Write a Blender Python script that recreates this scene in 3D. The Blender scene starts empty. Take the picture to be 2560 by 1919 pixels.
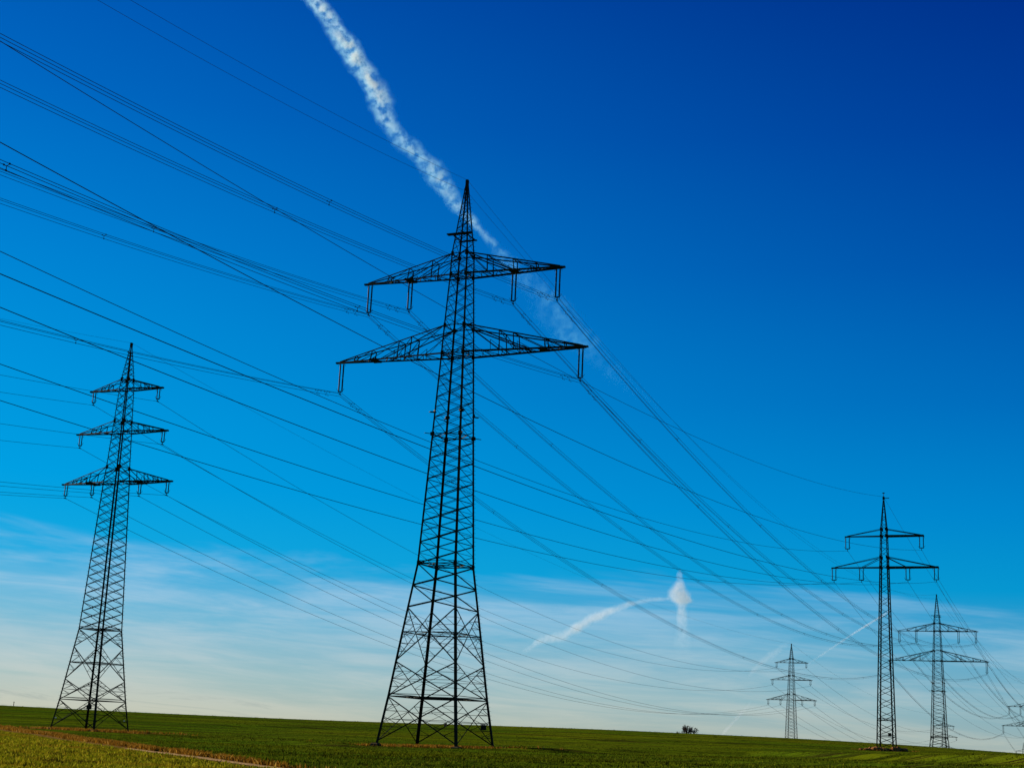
import bpy, math, random
import numpy as np
from mathutils import Vector, Matrix
random.seed(7); rng = np.random.default_rng(7)
R = math.radians
FIT = {"f": 3757.8591, "p": 0.2365, "r": 0.047, "A_zu": 50.6891, "A_zut": 53.1047, "A_zl": 41.6483, "A_zlt": 44.7966, "A_Lu": 11.9946, "A_Li": 6.3506, "A_Ll": 14.953, "A_s": 3.6577, "A_wu": 1.0007, "A_wut": 0.9535, "A_wl": 1.3452, "A_wlt": 1.2392, "A_zw": 18.6751, "A_ww": 2.2377, "A_zr1": 11.4692, "A_wr1": 3.1034, "A_zr2": 4.8882, "A_wr2": 3.8738, "A_wb": 4.5408, "A_zsp": 32.6097, "A_wsp": 1.6884, "A_zpl": 55.2792, "A_ze2": 60.6299, "C_h": 47.7479, "C_z1": 41.654, "C_z2": 36.178, "C_z3": 29.8357, "C_L1": 5.3455, "C_L2": 6.7248, "C_L3": 8.1209, "C_Li": 3.6017, "C_s": 1.7271, "C_w1t": 0.5722, "C_z1t": 42.9258, "C_w2t": 0.7854, "C_z2t": 37.5846, "C_w3t": 1.0049, "C_z3t": 31.7382, "C_zw": 11.8661, "C_ww": 1.7972, "C_zr": 3.4931, "C_wr": 2.7396, "C_wb": 3.2241, "B_h": 40.1279, "B_z1": 33.6682, "B_z2": 28.5999, "B_L1": 6.3165, "B_L2": 8.5372, "B_Li": 3.6954, "B_s": 2.2878, "B_z1t": 34.7776, "B_w1t": 0.4979, "B_z2t": 30.2707, "B_w2t": 0.6201, "B_wb": 1.3197, "T1x": -6.0837, "T1y": 158.9824, "T1z": -0.3908, "T1t": 0.421, "T5x": 134.4452, "T5y": 466.6653, "T5z": -10.0983, "T5t": 0.4462, "T6x": 254.9164, "T6y": 726.9488, "T6z": -20.9957, "T6t": 0.465, "T2x": -48.2422, "T2y": 183.963, "T2z": -0.4225, "T2t": 0.4238, "T4x": 94.5588, "T4y": 493.0227, "T4z": -11.0695, "T4t": 0.4967, "T7x": 232.2424, "T7y": 797.9708, "T7z": -20.8127, "T7t": 0.4386, "T3x": 61.2192, "T3y": 241.2726, "T3z": 2.1273, "T3t": 0.447, "T0x": -82.59, "T0y": -13.7215, "T0z": -11.9593, "T0t": 0.4751, "S0x": -24.8335, "S0y": 50.606, "S0z": -11.2193, "S0t": 0.3726, "S4x": 189.0047, "S4y": 509.9597, "S4z": -13.4367, "S4t": 0.3485, "R0x": -155.9189, "R0y": -35.5142, "R0z": -6.3958, "R0t": 0.4424}
WIRES = {"T0T1": {"UOL": [[-93.095, -8.318, 34.731], [-16.575, 163.68, 46.641], 4.288, [0.756]], "UIL": [[-88.302, -10.784, 34.955], [-11.88, 161.578, 46.641], 4.253, [0.756]], "UIR": [[-77.09, -16.55, 34.916], [-0.288, 156.387, 46.641], 4.18, [0.75]], "UOR": [[-72.941, -18.685, 34.682], [4.407, 154.285, 46.641], 3.988, [0.75]], "LL": [[-95.313, -7.177, 26.197], [-19.275, 164.889, 37.6], 4.119, [0.763]], "LR": [[-69.261, -20.578, 26.43], [7.107, 153.076, 37.6], 4.021, [0.75, 0.55]], "E1": [[-83.218, -13.398, 49.668], [-6.084, 158.982, 61.609], 4.662, []], "E2": [[-81.498, -14.283, 49.342], [-6.084, 158.982, 60.239], 5.611, []]}, "T1T5": {"UOL": [[-16.575, 163.68, 46.641], [124.076, 471.626, 36.933], 12.422, [0.138, 0.256, 0.381, 0.506, 0.625, 0.75]], "UIL": [[-11.88, 161.578, 46.641], [128.716, 469.406, 36.933], 12.391, [0.138, 0.256, 0.381, 0.506, 0.625]], "UIR": [[-0.288, 156.387, 46.641], [140.174, 463.925, 36.933], 12.177, [0.138, 0.256, 0.381, 0.5]], "UOR": [[4.407, 154.285, 46.641], [144.814, 461.705, 36.933], 12.221, [0.138, 0.256]], "LL": [[-19.275, 164.889, 37.6], [121.407, 472.902, 27.892], 12.333, [0.138, 0.256, 0.375, 0.5, 0.75]], "LR": [[7.107, 153.076, 37.6], [147.483, 460.428, 27.892], 11.827, [0.138, 0.256, 0.381]], "E1": [[-6.084, 158.982, 61.609], [134.445, 466.665, 51.902], 13.396, []], "E2": [[-6.084, 158.982, 60.239], [134.445, 466.665, 50.532], 11.404, []]}, "T5T6": {"UOL": [[124.076, 471.626, 36.933], [244.642, 732.104, 26.036], 9.519, [0.5, 0.631, 0.75]], "UIL": [[128.716, 469.406, 36.933], [249.24, 729.797, 26.036], 9.431, [0.381, 0.5, 0.631]], "UIR": [[140.174, 463.925, 36.933], [260.593, 724.101, 26.036], 9.464, []], "UOR": [[144.814, 461.705, 36.933], [265.19, 721.794, 26.036], 9.464, []], "LL": [[121.407, 472.902, 27.892], [241.998, 733.43, 16.995], 9.462, [0.588, 0.738]], "LR": [[147.483, 460.428, 27.892], [267.834, 720.467, 16.995], 9.464, []], "E1": [[134.445, 466.665, 51.902], [254.916, 726.949, 41.004], 6.0, []], "E2": [[134.445, 466.665, 50.532], [254.916, 726.949, 39.634], 6.0, []]}, "S0T3": {"UL": [[-29.705, 52.51, 21.328], [55.884, 243.83, 33.508], 4.61, []], "UR": [[-19.475, 48.512, 20.124], [66.554, 238.715, 33.508], 3.983, []], "LO": [[-32.302, 53.526, 15.17], [53.882, 244.79, 28.439], 4.037, []], "LI": [[-28.036, 51.858, 15.383], [57.887, 242.87, 28.439], 3.912, []], "RI": [[-21.448, 49.283, 15.124], [64.551, 239.675, 28.439], 3.985, []], "RO": [[-17.053, 47.565, 14.38], [68.557, 237.755, 28.439], 3.42, []], "E": [[-25.731, 50.957, 27.988], [61.219, 241.273, 42.255], 4.133, []]}, "T3S4": {"UL": [[55.884, 243.83, 33.508], [183.603, 511.922, 17.996], 10.097, []], "UR": [[66.554, 238.715, 33.508], [194.458, 507.979, 17.769], 10.165, []], "LO": [[53.882, 244.79, 28.439], [181.452, 512.704, 12.911], 10.11, []], "LI": [[57.887, 242.87, 28.439], [185.556, 511.213, 12.884], 10.13, []], "RI": [[64.551, 239.675, 28.439], [192.455, 508.706, 12.863], 10.14, []], "RO": [[68.557, 237.755, 28.439], [196.264, 507.322, 12.659], 10.217, []], "E": [[61.219, 241.273, 42.255], [188.458, 510.158, 27.013], 10.501, []]}, "R0T2": {"UL": [[-160.436, -33.374, 33.395], [-52.75, 185.997, 39.504], 6.499, []], "UR": [[-151.374, -37.667, 33.736], [-43.734, 181.929, 39.504], 6.248, []], "ML": [[-161.697, -32.777, 27.81], [-54.007, 186.564, 34.028], 6.579, []], "MR": [[-150.148, -38.248, 28.226], [-42.477, 181.362, 34.028], 6.285, []], "LO": [[-162.909, -32.203, 21.632], [-55.28, 187.138, 27.686], 6.461, []], "LI": [[-159.195, -33.962, 21.587], [-51.525, 185.444, 27.686], 6.492, []], "RI": [[-152.649, -37.063, 21.788], [-44.959, 182.482, 27.686], 6.35, []], "RO": [[-148.91, -38.835, 21.86], [-41.204, 180.788, 27.686], 6.302, []], "E": [[-155.945, -35.502, 41.298], [-48.242, 183.963, 47.325], 7.463, []]}, "T2T4": {"UL": [[-52.75, 185.997, 39.504], [90.211, 495.379, 28.857], 11.473, []], "UR": [[-43.734, 181.929, 39.504], [98.907, 490.666, 28.857], 11.416, []], "ML": [[-54.007, 186.564, 34.028], [88.998, 496.037, 23.381], 11.551, []], "MR": [[-42.477, 181.362, 34.028], [100.119, 490.009, 23.381], 11.516, []], "LO": [[-55.28, 187.138, 27.686], [87.771, 496.702, 17.039], 11.655, []], "LI": [[-51.525, 185.444, 27.686], [91.392, 494.739, 17.039], 11.671, []], "RI": [[-44.959, 182.482, 27.686], [97.725, 491.306, 17.039], 11.5, []], "RO": [[-41.204, 180.788, 27.686], [101.347, 489.343, 17.039], 11.532, []], "E": [[-48.242, 183.963, 47.325], [94.559, 493.023, 36.678], 6.0, []]}, "T4T7": {"UL": [[90.211, 495.379, 28.857], [227.765, 800.071, 19.114], 8.0, []], "UR": [[98.907, 490.666, 28.857], [236.72, 795.871, 19.114], 8.0, []], "ML": [[88.998, 496.037, 23.381], [226.516, 800.657, 13.638], 8.0, []], "MR": [[100.119, 490.009, 23.381], [237.969, 795.285, 13.638], 8.0, []], "LO": [[87.771, 496.702, 17.039], [225.252, 801.25, 7.296], 8.0, []], "LI": [[91.392, 494.739, 17.039], [228.982, 799.5, 7.296], 8.0, []], "RI": [[97.725, 491.306, 17.039], [235.503, 796.441, 7.296], 8.0, []], "RO": [[101.347, 489.343, 17.039], [239.233, 794.692, 7.296], 8.0, []], "E": [[94.559, 493.023, 36.678], [232.242, 797.971, 26.935], 6.0, []]}}
scene = bpy.context.scene
col = scene.collection
EXPO = 0.9
def lin(c):
    c = c/255.0
    return c/12.92 if c <= 0.04045 else ((c+0.055)/1.055)**2.4
def srgb(r, g, b, k=1.0): return (lin(r)*k, lin(g)*k, lin(b)*k, 1.0)

# ------------------------------------------------------------------ helpers
class MB:
    def __init__(s): s.v = []; s.f = []
    def add(s, vs, fs):
        n = len(s.v); s.v += [tuple(p) for p in vs]; s.f += [tuple(i+n for i in f) for f in fs]
    def box(s, c, d, ax=None):
        c = Vector(c); hx, hy, hz = d[0]/2, d[1]/2, d[2]/2
        X, Y, Z = ax if ax else (Vector((1,0,0)), Vector((0,1,0)), Vector((0,0,1)))
        vs = [c+X*(a*hx)+Y*(b*hy)+Z*(e*hz) for a in (-1,1) for b in (-1,1) for e in (-1,1)]
        s.add(vs, [(0,1,3,2),(4,6,7,5),(0,4,5,1),(2,3,7,6),(0,2,6,4),(1,5,7,3)])
    def angle(s, p, q, w, ref, t=None):
        """rolled-steel angle section from p to q, one flange turned towards ref"""
        p = Vector(p); q = Vector(q); d = q-p
        if d.length < 1e-4: return
        d.normalize(); ref = Vector(ref); n = ref-d*ref.dot(d)
        if n.length < 1e-4: n = d.orthogonal()
        n.normalize(); m = d.cross(n); t = t or max(w*.16, .012)
        pr = [(0,0),(w,0),(w,t),(t,t),(t,w),(0,w)]; o = w*.3
        vs = []
        for b in (p, q):
            for a, e in pr: vs.append(b+n*(a-o)+m*(e-o))
        fs = [(i, (i+1) % 6, (i+1) % 6+6, i+6) for i in range(6)]
        fs += [(0,3,2,1),(0,5,4,3),(6,7,8,9),(6,9,10,11)]
        s.add(vs, fs)
    def corner_angle(s, p, q, w, sx, sy):
        """leg angle: flanges lie in the two faces that meet at the corner"""
        p = Vector(p); q = Vector(q); t = w*.14
        A = Vector((-sx,0,0)); B = Vector((0,-sy,0))
        pr = [(0,0),(w,0),(w,t),(t,t),(t,w),(0,w)]
        vs = []
        for b in (p, q):
            for a, e in pr: vs.append(b+A*(a-t)+B*(e-t))
        fs = [(i, (i+1) % 6, (i+1) % 6+6, i+6) for i in range(6)]
        fs += [(0,3,2,1),(0,5,4,3),(6,7,8,9),(6,9,10,11)]
        if sx*sy < 0: fs = [f[::-1] for f in fs]
        s.add(vs, fs)
    def tube(s, pts, r, n=5):
        pts = [Vector(p) for p in pts]; N = len(pts); base = len(s.v); up = Vector((0,0,1))
        for i, p in enumerate(pts):
            d = (pts[min(i+1, N-1)]-pts[max(i-1, 0)]).normalized()
            a = d.cross(up)
            if a.length < 1e-3: a = Vector((1,0,0))
            a.normalize(); b = a.cross(d); rr = r[i] if isinstance(r, (list, tuple)) else r
            for k in range(n):
                th = 2*math.pi*k/n; s.v.append(tuple(p+a*(math.cos(th)*rr)+b*(math.sin(th)*rr)))
        for i in range(N-1):
            for k in range(n):
                s.f.append((base+i*n+k, base+i*n+(k+1) % n, base+(i+1)*n+(k+1) % n, base+(i+1)*n+k))
        s.f.append(tuple(base+k for k in range(n))[::-1]); s.f.append(tuple(base+(N-1)*n+k for k in range(n)))
    def mesh(s, name, mat, smooth=False):
        me = bpy.data.meshes.new(name); me.from_pydata(s.v, [], s.f); me.update()
        if mat: me.materials.append(mat)
        if smooth: me.shade_smooth()
        return me
    def build(s, name, mat, parent=None, loc=None, smooth=False):
        o = bpy.data.objects.new(name, s.mesh(name, mat, smooth)); col.objects.link(o)
        if parent: o.parent = parent
        if loc: o.location = loc
        return o
def tag(o, label=None, cat=None, group=None, kind=None):
    if label: o['label'] = label
    if cat: o['category'] = cat
    if group: o['group'] = group
    if kind: o['kind'] = kind
    return o
def empty(name, loc, rz=0.0):
    o = bpy.data.objects.new(name, None); col.objects.link(o); o.location = loc; o.rotation_euler = (0,0,rz); o.empty_display_size = .5
    return o
def copy_tree(o, parent=None):
    c = o.copy(); col.objects.link(c); c.parent = parent
    for ch in list(o.children): copy_tree(ch, c)
    return c

# ------------------------------------------------------------------ materials
def new_mat(name):
    m = bpy.data.materials.new(name); m.use_nodes = True; nt = m.node_tree; nt.nodes.clear()
    out = nt.nodes.new('ShaderNodeOutputMaterial'); return m, nt, out
def N(nt, typ, **k):
    n = nt.nodes.new('ShaderNode'+typ)
    for a, v in k.items():
        if hasattr(n, a): setattr(n, a, v)
        else: n.inputs[a].default_value = v
    return n
def L(nt, a, b): nt.links.new(a, b)
def M(nt, op, a, b=None, c=None, clamp=False):
    n = nt.nodes.new('ShaderNodeMath'); n.operation = op; n.use_clamp = clamp
    for i, v in enumerate((a, b, c)):
        if v is None: continue
        if isinstance(v, (int, float)): n.inputs[i].default_value = v
        else: nt.links.new(v, n.inputs[i])
    return n.outputs[0]
def mixc(nt, f, a, b, mode='MIX'):
    n = nt.nodes.new('ShaderNodeMix'); n.data_type = 'RGBA'; n.blend_type = mode
    for i, v in ((0, f), (6, a), (7, b)):
        if isinstance(v, (int, float)): n.inputs[i].default_value = v
        elif isinstance(v, tuple): n.inputs[i].default_value = v
        else: nt.links.new(v, n.inputs[i])
    return n.outputs[2]
def ramp(nt, fac, stops, interp='LINEAR'):
    n = nt.nodes.new('ShaderNodeValToRGB'); cr = n.color_ramp; cr.interpolation = interp
    while len(cr.elements) < len(stops): cr.elements.new(0.5)
    for e, (p, c) in zip(cr.elements, stops):
        e.position = p; e.color = c if len(c) == 4 else (*c, 1)
    nt.links.new(fac, n.inputs[0]); return n.outputs[0]
def smooth(nt, x, lo, hi):
    n = nt.nodes.new('ShaderNodeMapRange'); n.interpolation_type = 'SMOOTHSTEP'
    nt.links.new(x, n.inputs[0]); n.inputs[1].default_value = lo; n.inputs[2].default_value = hi
    return n.outputs[0]
def metal(name, c, rough=.6, metallic=.0, var=.35, scale=1.5, spec=.08):
    m, nt, out = new_mat(name)
    tc = N(nt, 'TexCoord'); no = N(nt, 'TexNoise'); no.inputs['Scale'].default_value = scale; no.inputs['Detail'].default_value = 4
    L(nt, tc.outputs['Object'], no.inputs['Vector'])
    b = N(nt, 'BsdfPrincipled'); b.inputs['Roughness'].default_value = rough; b.inputs['Metallic'].default_value = metallic; b.inputs['Specular IOR Level'].default_value = spec
    c2 = tuple(x*(1+var) for x in c[:3])+(1,); c1 = tuple(x*(1-var) for x in c[:3])+(1,)
    L(nt, ramp(nt, no.outputs['Fac'], [(.3, c1), (.7, c2)]), b.inputs['Base Color'])
    L(nt, b.outputs[0], out.inputs[0]); return m
STEEL = metal('green_painted_steel', (.010, .0135, .004), .7)
CABLE = metal('weathered_aluminium_cable', (.008, .008, .02), .7, scale=.2)
INSUL = metal('brown_glazed_porcelain', (.008, .006, .006), .6)
CONCRETE = metal('earth_stained_concrete', (.055, .038, .016), .9, scale=4)
GLASSW = metal('white_enamel', (.7, .7, .66), .4, var=.1)
ORANGE = metal('faded_orange_plate', (.35, .14, .05), .5, var=.2)
STONE = metal('brown_stone', (.22, .095, .025), .95, var=.5, scale=3)
BARK = metal('dark_bark', (.05, .032, .018), .9, var=.3, scale=3)

# ------------------------------------------------------------------ camera
F, PITCH, ROLL = FIT['f'], FIT['p'], FIT['r']
cam_d = bpy.data.cameras.new('camera'); cam = bpy.data.objects.new('camera', cam_d); col.objects.link(cam)
cam_d.sensor_fit = 'HORIZONTAL'; cam_d.sensor_width = 36; cam_d.lens = F/2560*36; cam_d.clip_start = .5; cam_d.clip_end = 60000
fw = Vector((0, math.cos(PITCH), math.sin(PITCH))); up = Vector((0, -math.sin(PITCH), math.cos(PITCH))); rt = Vector((1,0,0))
cx = rt*math.cos(ROLL)+up*math.sin(ROLL); cy = -rt*math.sin(ROLL)+up*math.cos(ROLL); cz = -fw
cam.matrix_world = Matrix((cx, cy, cz)).transposed().to_4x4()
scene.camera = cam
def ray(u, v):
    """direction of a photo pixel (2560 x 1919) seen from the eye at the origin"""
    return (cx*((u-1280)/F)+cy*((959.5-v)/F)+fw).normalized()

# ------------------------------------------------------------------ terrain
def pchip(xs, ys):
    xs = np.asarray(xs, float); ys = np.asarray(ys, float); h = np.diff(xs); d = np.diff(ys)/h
    m = np.zeros(len(xs)); m[0] = d[0]; m[-1] = d[-1]
    for i in range(1, len(xs)-1):
        if d[i-1]*d[i] > 0:
            w1 = 2*h[i]+h[i-1]; w2 = h[i]+2*h[i-1]; m[i] = (w1+w2)/(w1/d[i-1]+w2/d[i])
    def f(x):
        x = np.clip(x, xs[0], xs[-1]); i = np.clip(np.searchsorted(xs, x, 'right')-1, 0, len(xs)-2)
        t = (x-xs[i])/h[i]
        return ((1+2*t)*(1-t)**2)*ys[i]+t*(1-t)**2*h[i]*m[i]+t*t*(3-2*t)*ys[i+1]+t*t*(t-1)*h[i]*m[i+1]
    return f
crest_px = [(-120,1756),(0,1762),(316,1778),(700,1795),(1085,1808.5),(1220,1812.5),(1560,1825),(1900,1840.5),(2130,1853),(2348,1867),(2560,1882.5),(2680,1890)]
cr_az, cr_e = [], []
for u, v in crest_px:
    d = ray(u, v); cr_az.append(math.degrees(math.atan2(d.x, d.y))); cr_e.append(d.z/math.hypot(d.x, d.y))
crest = pchip(cr_az, cr_e)
RHO = [0, 60, 110, 160, 190, 250, 330, 362, 400, 470, 600, 740, 1150, 2500, 6000, 14000]
TAB = {-18.8: [-1.7, -1.45, -1.15, -.75, -.5, 1.0], 0: [-1.7, -1.25, -.8, -.4, 0., 1.7], 18.8: [-1.7, -.3, .3, .9, 1.3, 2.2]}
TAIL = [.8, -10.5, -16.5, -21.5, -30, -45, -60, -90]
def terrain(x, y):
    x = np.atleast_1d(np.asarray(x, float)); y = np.atleast_1d(np.asarray(y, float))
    rho = np.hypot(x, y); az = np.degrees(np.arctan2(x, y)); a = np.clip(az, -22, 22)
    k = 18.8; w0 = a*(a-k)/(2*k*k); w1 = (k*k-a*a)/(k*k); w2 = a*(a+k)/(2*k*k)
    near = [TAB[-18.8][i]*w0+TAB[0][i]*w1+TAB[18.8][i]*w2 for i in range(6)]
    e = crest(a)
    rows = near+[e*330, e*362*.985]+[np.full_like(a, t) for t in TAIL]
    xs = np.array(RHO, float); Y = np.stack(rows, 0); h = np.diff(xs)[:, None]; d = np.diff(Y, axis=0)/h
    m = np.zeros_like(Y); m[0] = d[0]; m[-1] = d[-1]
    with np.errstate(divide='ignore', invalid='ignore'):
        for i in range(1, len(xs)-1):
            w_1 = 2*h[i]+h[i-1]; w_2 = h[i]+2*h[i-1]
            hm = (w_1+w_2)/(w_1/d[i-1]+w_2/d[i]); m[i] = np.where(d[i-1]*d[i] > 0, hm, 0)
    r = np.clip(rho, xs[0], xs[-1]-1e-6); i = np.clip(np.searchsorted(xs, r, 'right')-1, 0, len(xs)-2)
    j = np.arange(len(r)); hh = h[i, 0]; t = (r-xs[i])/hh
    z = ((1+2*t)*(1-t)**2)*Y[i, j]+t*(1-t)**2*hh*m[i, j]+t*t*(3-2*t)*Y[i+1, j]+t*t*(t-1)*hh*m[i+1, j]
    return z
SITES = []; SHADE_RIDGES = []
def ground(x, y):
    z = terrain(x, y); x = np.atleast_1d(np.asarray(x, float)); y = np.atleast_1d(np.asarray(y, float))
    for sx, sy, dz, s in SITES: z = z+dz*np.exp(-((x-sx)**2+(y-sy)**2)/(2*s*s))
    for px_, py_, h_, sg_ in SHADE_RIDGES:                   # low banks added across the slope; their shaded faces strengthen the pylons' shadow bands
        best = np.full(x.shape, 1e9); hb = np.zeros(x.shape)
        for i in range(len(px_)-1):
            dx, dy = px_[i+1]-px_[i], py_[i+1]-py_[i]; t = np.clip(((x-px_[i])*dx+(y-py_[i])*dy)/(dx*dx+dy*dy), 0, 1)
            d = np.hypot(x-px_[i]-dx*t, y-py_[i]-dy*t); u = d < best; best = np.where(u, d, best); hb = np.where(u, h_[i]*(1-t)+h_[i+1]*t, hb)
        z = z+hb*np.exp(-best**2/(2*sg_*sg_))
    # gentle undulation of the field
    z = z+.05*np.sin(x*.21+y*.05)*np.sin(y*.17)*np.clip((340-np.hypot(x, y))/60, 0, 1)
    return z
def gz(x, y): return float(ground(x, y)[0])
for k, s in (('T1', 14), ('T2', 14), ('T3', 14), ('T4', 40), ('T5', 40), ('T6', 60), ('T7', 60)):
    x, y, z = FIT[k+'x'], FIT[k+'y'], FIT[k+'z']
    SITES.append((x, y, z-gz(x, y), s))
def hit(u, v):
    """where the sight line of a photo pixel meets the ground"""
    d = ray(u, v); t = np.linspace(25, 420, 3000); h = math.hypot(d.x, d.y)
    dz = t*d.z/h-ground(t*d.x/h, t*d.y/h); k = np.argmax(dz < 0)
    return Vector((float(t[k]*d.x/h), float(t[k]*d.y/h), 0))
RL = [([(480,1843,0),(580,1847,.16),(700,1852,.2),(850,1866,.3),(930,1868,.1),(1120,1873,.04),(1250,1873,.1),(1330,1875,.3),(1600,1881,.42),(1900,1888,.5),(2200,1899,.6),(2560,1909,.68),(2700,1915,.68)], 1.6),
      ([(950,1919,0),(1100,1914,.16),(1350,1912,.22),(1650,1914,.2),(1850,1919,.0)], .95),
      ([(1150,1842,0),(1350,1846,.28),(1700,1856,.34),(2050,1868,.2)], 1.2),
      ([(420,1880,0),(560,1889,.12),(760,1896,.14),(980,1897,0)], .9), ([(1500,1896,0),(1800,1905,.16),(2300,1917,.2),(2600,1925,.2)], 1.0),
      ([(250,1800,0),(500,1812,.2),(850,1822,.2),(1250,1833,.0)], 1.2), ([(0,1783,.2),(250,1797,.2),(420,1806,0)], 1.2)]
RL = [([hit(u, v) for u, v, h in p], [h for u, v, h in p], sg) for p, sg in RL]
SHADE_RIDGES += [([q.x for q in p], [q.y for q in p], h, sg) for p, h, sg in RL]  # added ground relief, shaped to darken the field in streaks
# the track between meadow and field
track_px = [(-60,1811),(0,1823),(110,1836),(220,1853),(330,1872),(440,1886),(560,1902),(690,1919)]
TR = [hit(u, v) for u, v in track_px]
d0 = (TR[-1]-TR[-2]).normalized(); TR += [TR[-1]+d0*20, TR[-1]+d0*60]
d0 = (TR[0]-TR[1]).normalized(); TR = [TR[0]+d0*120]+TR
for _ in range(2):                                   # smooth the trace
    TR = [TR[0]]+[(TR[i-1]+TR[i]*2+TR[i+1])/4 for i in range(1, len(TR)-1)]+[TR[-1]]
TRX = np.array([p.x for p in TR]); TRY = np.array([p.y for p in TR])
def track_dist(x, y):
    """signed distance to the track: positive on the meadow (near) side"""
    best = np.full(x.shape, 1e9); sg = np.zeros(x.shape)
    for i in range(len(TR)-1):
        ax, ay, bx, by = TRX[i], TRY[i], TRX[i+1], TRY[i+1]; dx, dy = bx-ax, by-ay; l2 = dx*dx+dy*dy
        t = np.clip(((x-ax)*dx+(y-ay)*dy)/l2, 0, 1); ex, ey = x-(ax+dx*t), y-(ay+dy*t); d = np.hypot(ex, ey)
        s = np.sign(dx*(y-ay)-dy*(x-ax)); u = d < best; best = np.where(u, d, best); sg = np.where(u, s, sg)
    return -best*sg
def bare_patch(x, y):
    """worn earth and dry grass under the pylons"""
    v = np.zeros(x.shape)
    for k, rx, ry in (('T1', 8.5, 4.5), ('T2', 8, 6), ('T3', 5, 3.5)):
        c, s = math.cos(FIT[k+'t']), -math.sin(FIT[k+'t']); dx, dy = x-FIT[k+'x'], y-FIT[k+'y']
        a = dx*1.0; b = dy
        v = np.maximum(v, 1-np.sqrt((a/rx)**2+(b/ry)**2)*.5)
    return np.clip(v, 0, 1)

azs = np.concatenate([np.arange(-180, -30, 6), np.arange(-30, -21, .6), np.arange(-21, 21, .16), np.arange(21, 30, .6), np.arange(30, 180, 6)])
rhos = np.concatenate([[1.2, 3, 6, 10, 16, 24, 32, 40], np.arange(46, 120, .8), np.arange(120, 225, .7), np.arange(225, 270, 1.1), np.arange(270, 380, 2.0), np.arange(384, 500, 6), [510, 540, 600, 680, 780, 900, 1150, 1600, 2500, 4000, 6500, 10000, 13900]])
AZ, RH = np.meshgrid(np.radians(azs), rhos, indexing='ij'); GX = RH*np.sin(AZ); GY = RH*np.cos(AZ)
GZ = ground(GX.ravel(), GY.ravel()).reshape(GX.shape)
na, nr = GX.shape; verts = np.stack([GX, GY, GZ], -1).reshape(-1, 3)
idx = np.arange(na*nr).reshape(na, nr); nxt = np.roll(idx, -1, axis=0)
quads = np.stack([idx[:, :-1], nxt[:, :-1], nxt[:, 1:], idx[:, 1:]], -1).reshape(-1, 4)
verts = np.vstack([verts, [[0, 0, gz(0, 0)]]]); cidx = len(verts)-1
tris = [(cidx, int(nxt[i, 0]), int(idx[i, 0])) for i in range(na)]
gm = bpy.data.meshes.new('field'); gm.from_pydata(verts.tolist(), [], [tuple(q[::-1]) for q in quads.tolist()]+tris); gm.update(); gm.shade_smooth()
td = track_dist(verts[:, 0], verts[:, 1]); bp = bare_patch(verts[:, 0], verts[:, 1])
for nm, arr in (('track_distance', td), ('bare_patch', bp)):
    at = gm.attributes.new(nm, 'FLOAT', 'POINT'); at.data.foreach_set('value', np.clip(arr, -500, 500).astype(np.float32))
m, nt, out = new_mat('field_crop_and_meadow')
geo = N(nt, 'NewGeometry'); sep = N(nt, 'SeparateXYZ'); L(nt, geo.outputs['Position'], sep.inputs[0])
def noise(nt, vec, scale, detail=4, rough=.55, sc=(1,1,1), rot=(0,0,0), dist=0):
    mp = N(nt, 'Mapping'); mp.inputs['Scale'].default_value = sc; mp.inputs['Rotation'].default_value = rot
    L(nt, vec, mp.inputs[0]); n = N(nt, 'TexNoise'); n.inputs['Scale'].default_value = scale; n.inputs['Detail'].default_value = detail
    n.inputs['Roughness'].default_value = rough; n.inputs['Distortion'].default_value = dist; L(nt, mp.outputs[0], n.inputs['Vector']); return n.outputs['Fac']
pos = geo.outputs['Position']
a_t = N(nt, 'Attribute', attribute_name='track_distance').outputs['Fac']; a_b = N(nt, 'Attribute', attribute_name='bare_patch').outputs['Fac']
ROWROT = (0, 0, R(-6))
rows = noise(nt, pos, 1.0, 3, .6, (.012, .35, .3), ROWROT); rows2 = noise(nt, pos, 1.0, 4, .7, (.08, 1.3, .3), ROWROT)
fine = noise(nt, pos, 1.1, 6, .75); patch = noise(nt, pos, .03, 3)
fcol = mixc(nt, smooth(nt, patch, .35, .68), (.066, .110, .003, 1), (.120, .134, .003, 1))
fcol = mixc(nt, smooth(nt, sep.outputs['X'], -60, 60), mixc(nt, .35, fcol, (.044, .108, .004, 1)), fcol)
fcol = mixc(nt, M(nt, 'MULTIPLY', smooth(nt, rows, .50, .62), .75), fcol, (.014, .014, .003, 1))
fcol = mixc(nt, M(nt, 'MULTIPLY', smooth(nt, rows2, .5, .64), .75), fcol, (.020, .024, .003, 1))
rc = M(nt, 'ADD', sep.outputs['Y'], M(nt, 'MULTIPLY', sep.outputs['X'], .105)); rc = M(nt, 'ADD', rc, 10.5-158.4+2100)
rc = M(nt, 'ABSOLUTE', M(nt, 'SUBTRACT', M(nt, 'ABSOLUTE', M(nt, 'SUBTRACT', M(nt, 'MODULO', rc, 21), 10.5)), .9))
fcol = mixc(nt, M(nt, 'MULTIPLY', smooth(nt, M(nt, 'MULTIPLY', rc, -1), -.55, -.35), .85), fcol, (.028, .018, .005, 1))
fcol = mixc(nt, M(nt, 'MULTIPLY', smooth(nt, fine, .48, .70), .5), fcol, (.075, .10, .006, 1))
mcol = mixc(nt, smooth(nt, noise(nt, pos, .12, 4), .36, .62), (.10, .12, .003, 1), (.19, .12, .006, 1))
mcol = mixc(nt, smooth(nt, noise(nt, pos, .9, 6, .7), .55, .72), mcol, (.05, .03, .006, 1))
mcol = mixc(nt, M(nt, 'MULTIPLY', smooth(nt, noise(nt, pos, 2.5, 3, .7), .6, .75), .7), mcol, (.26, .24, .012, 1))
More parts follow.
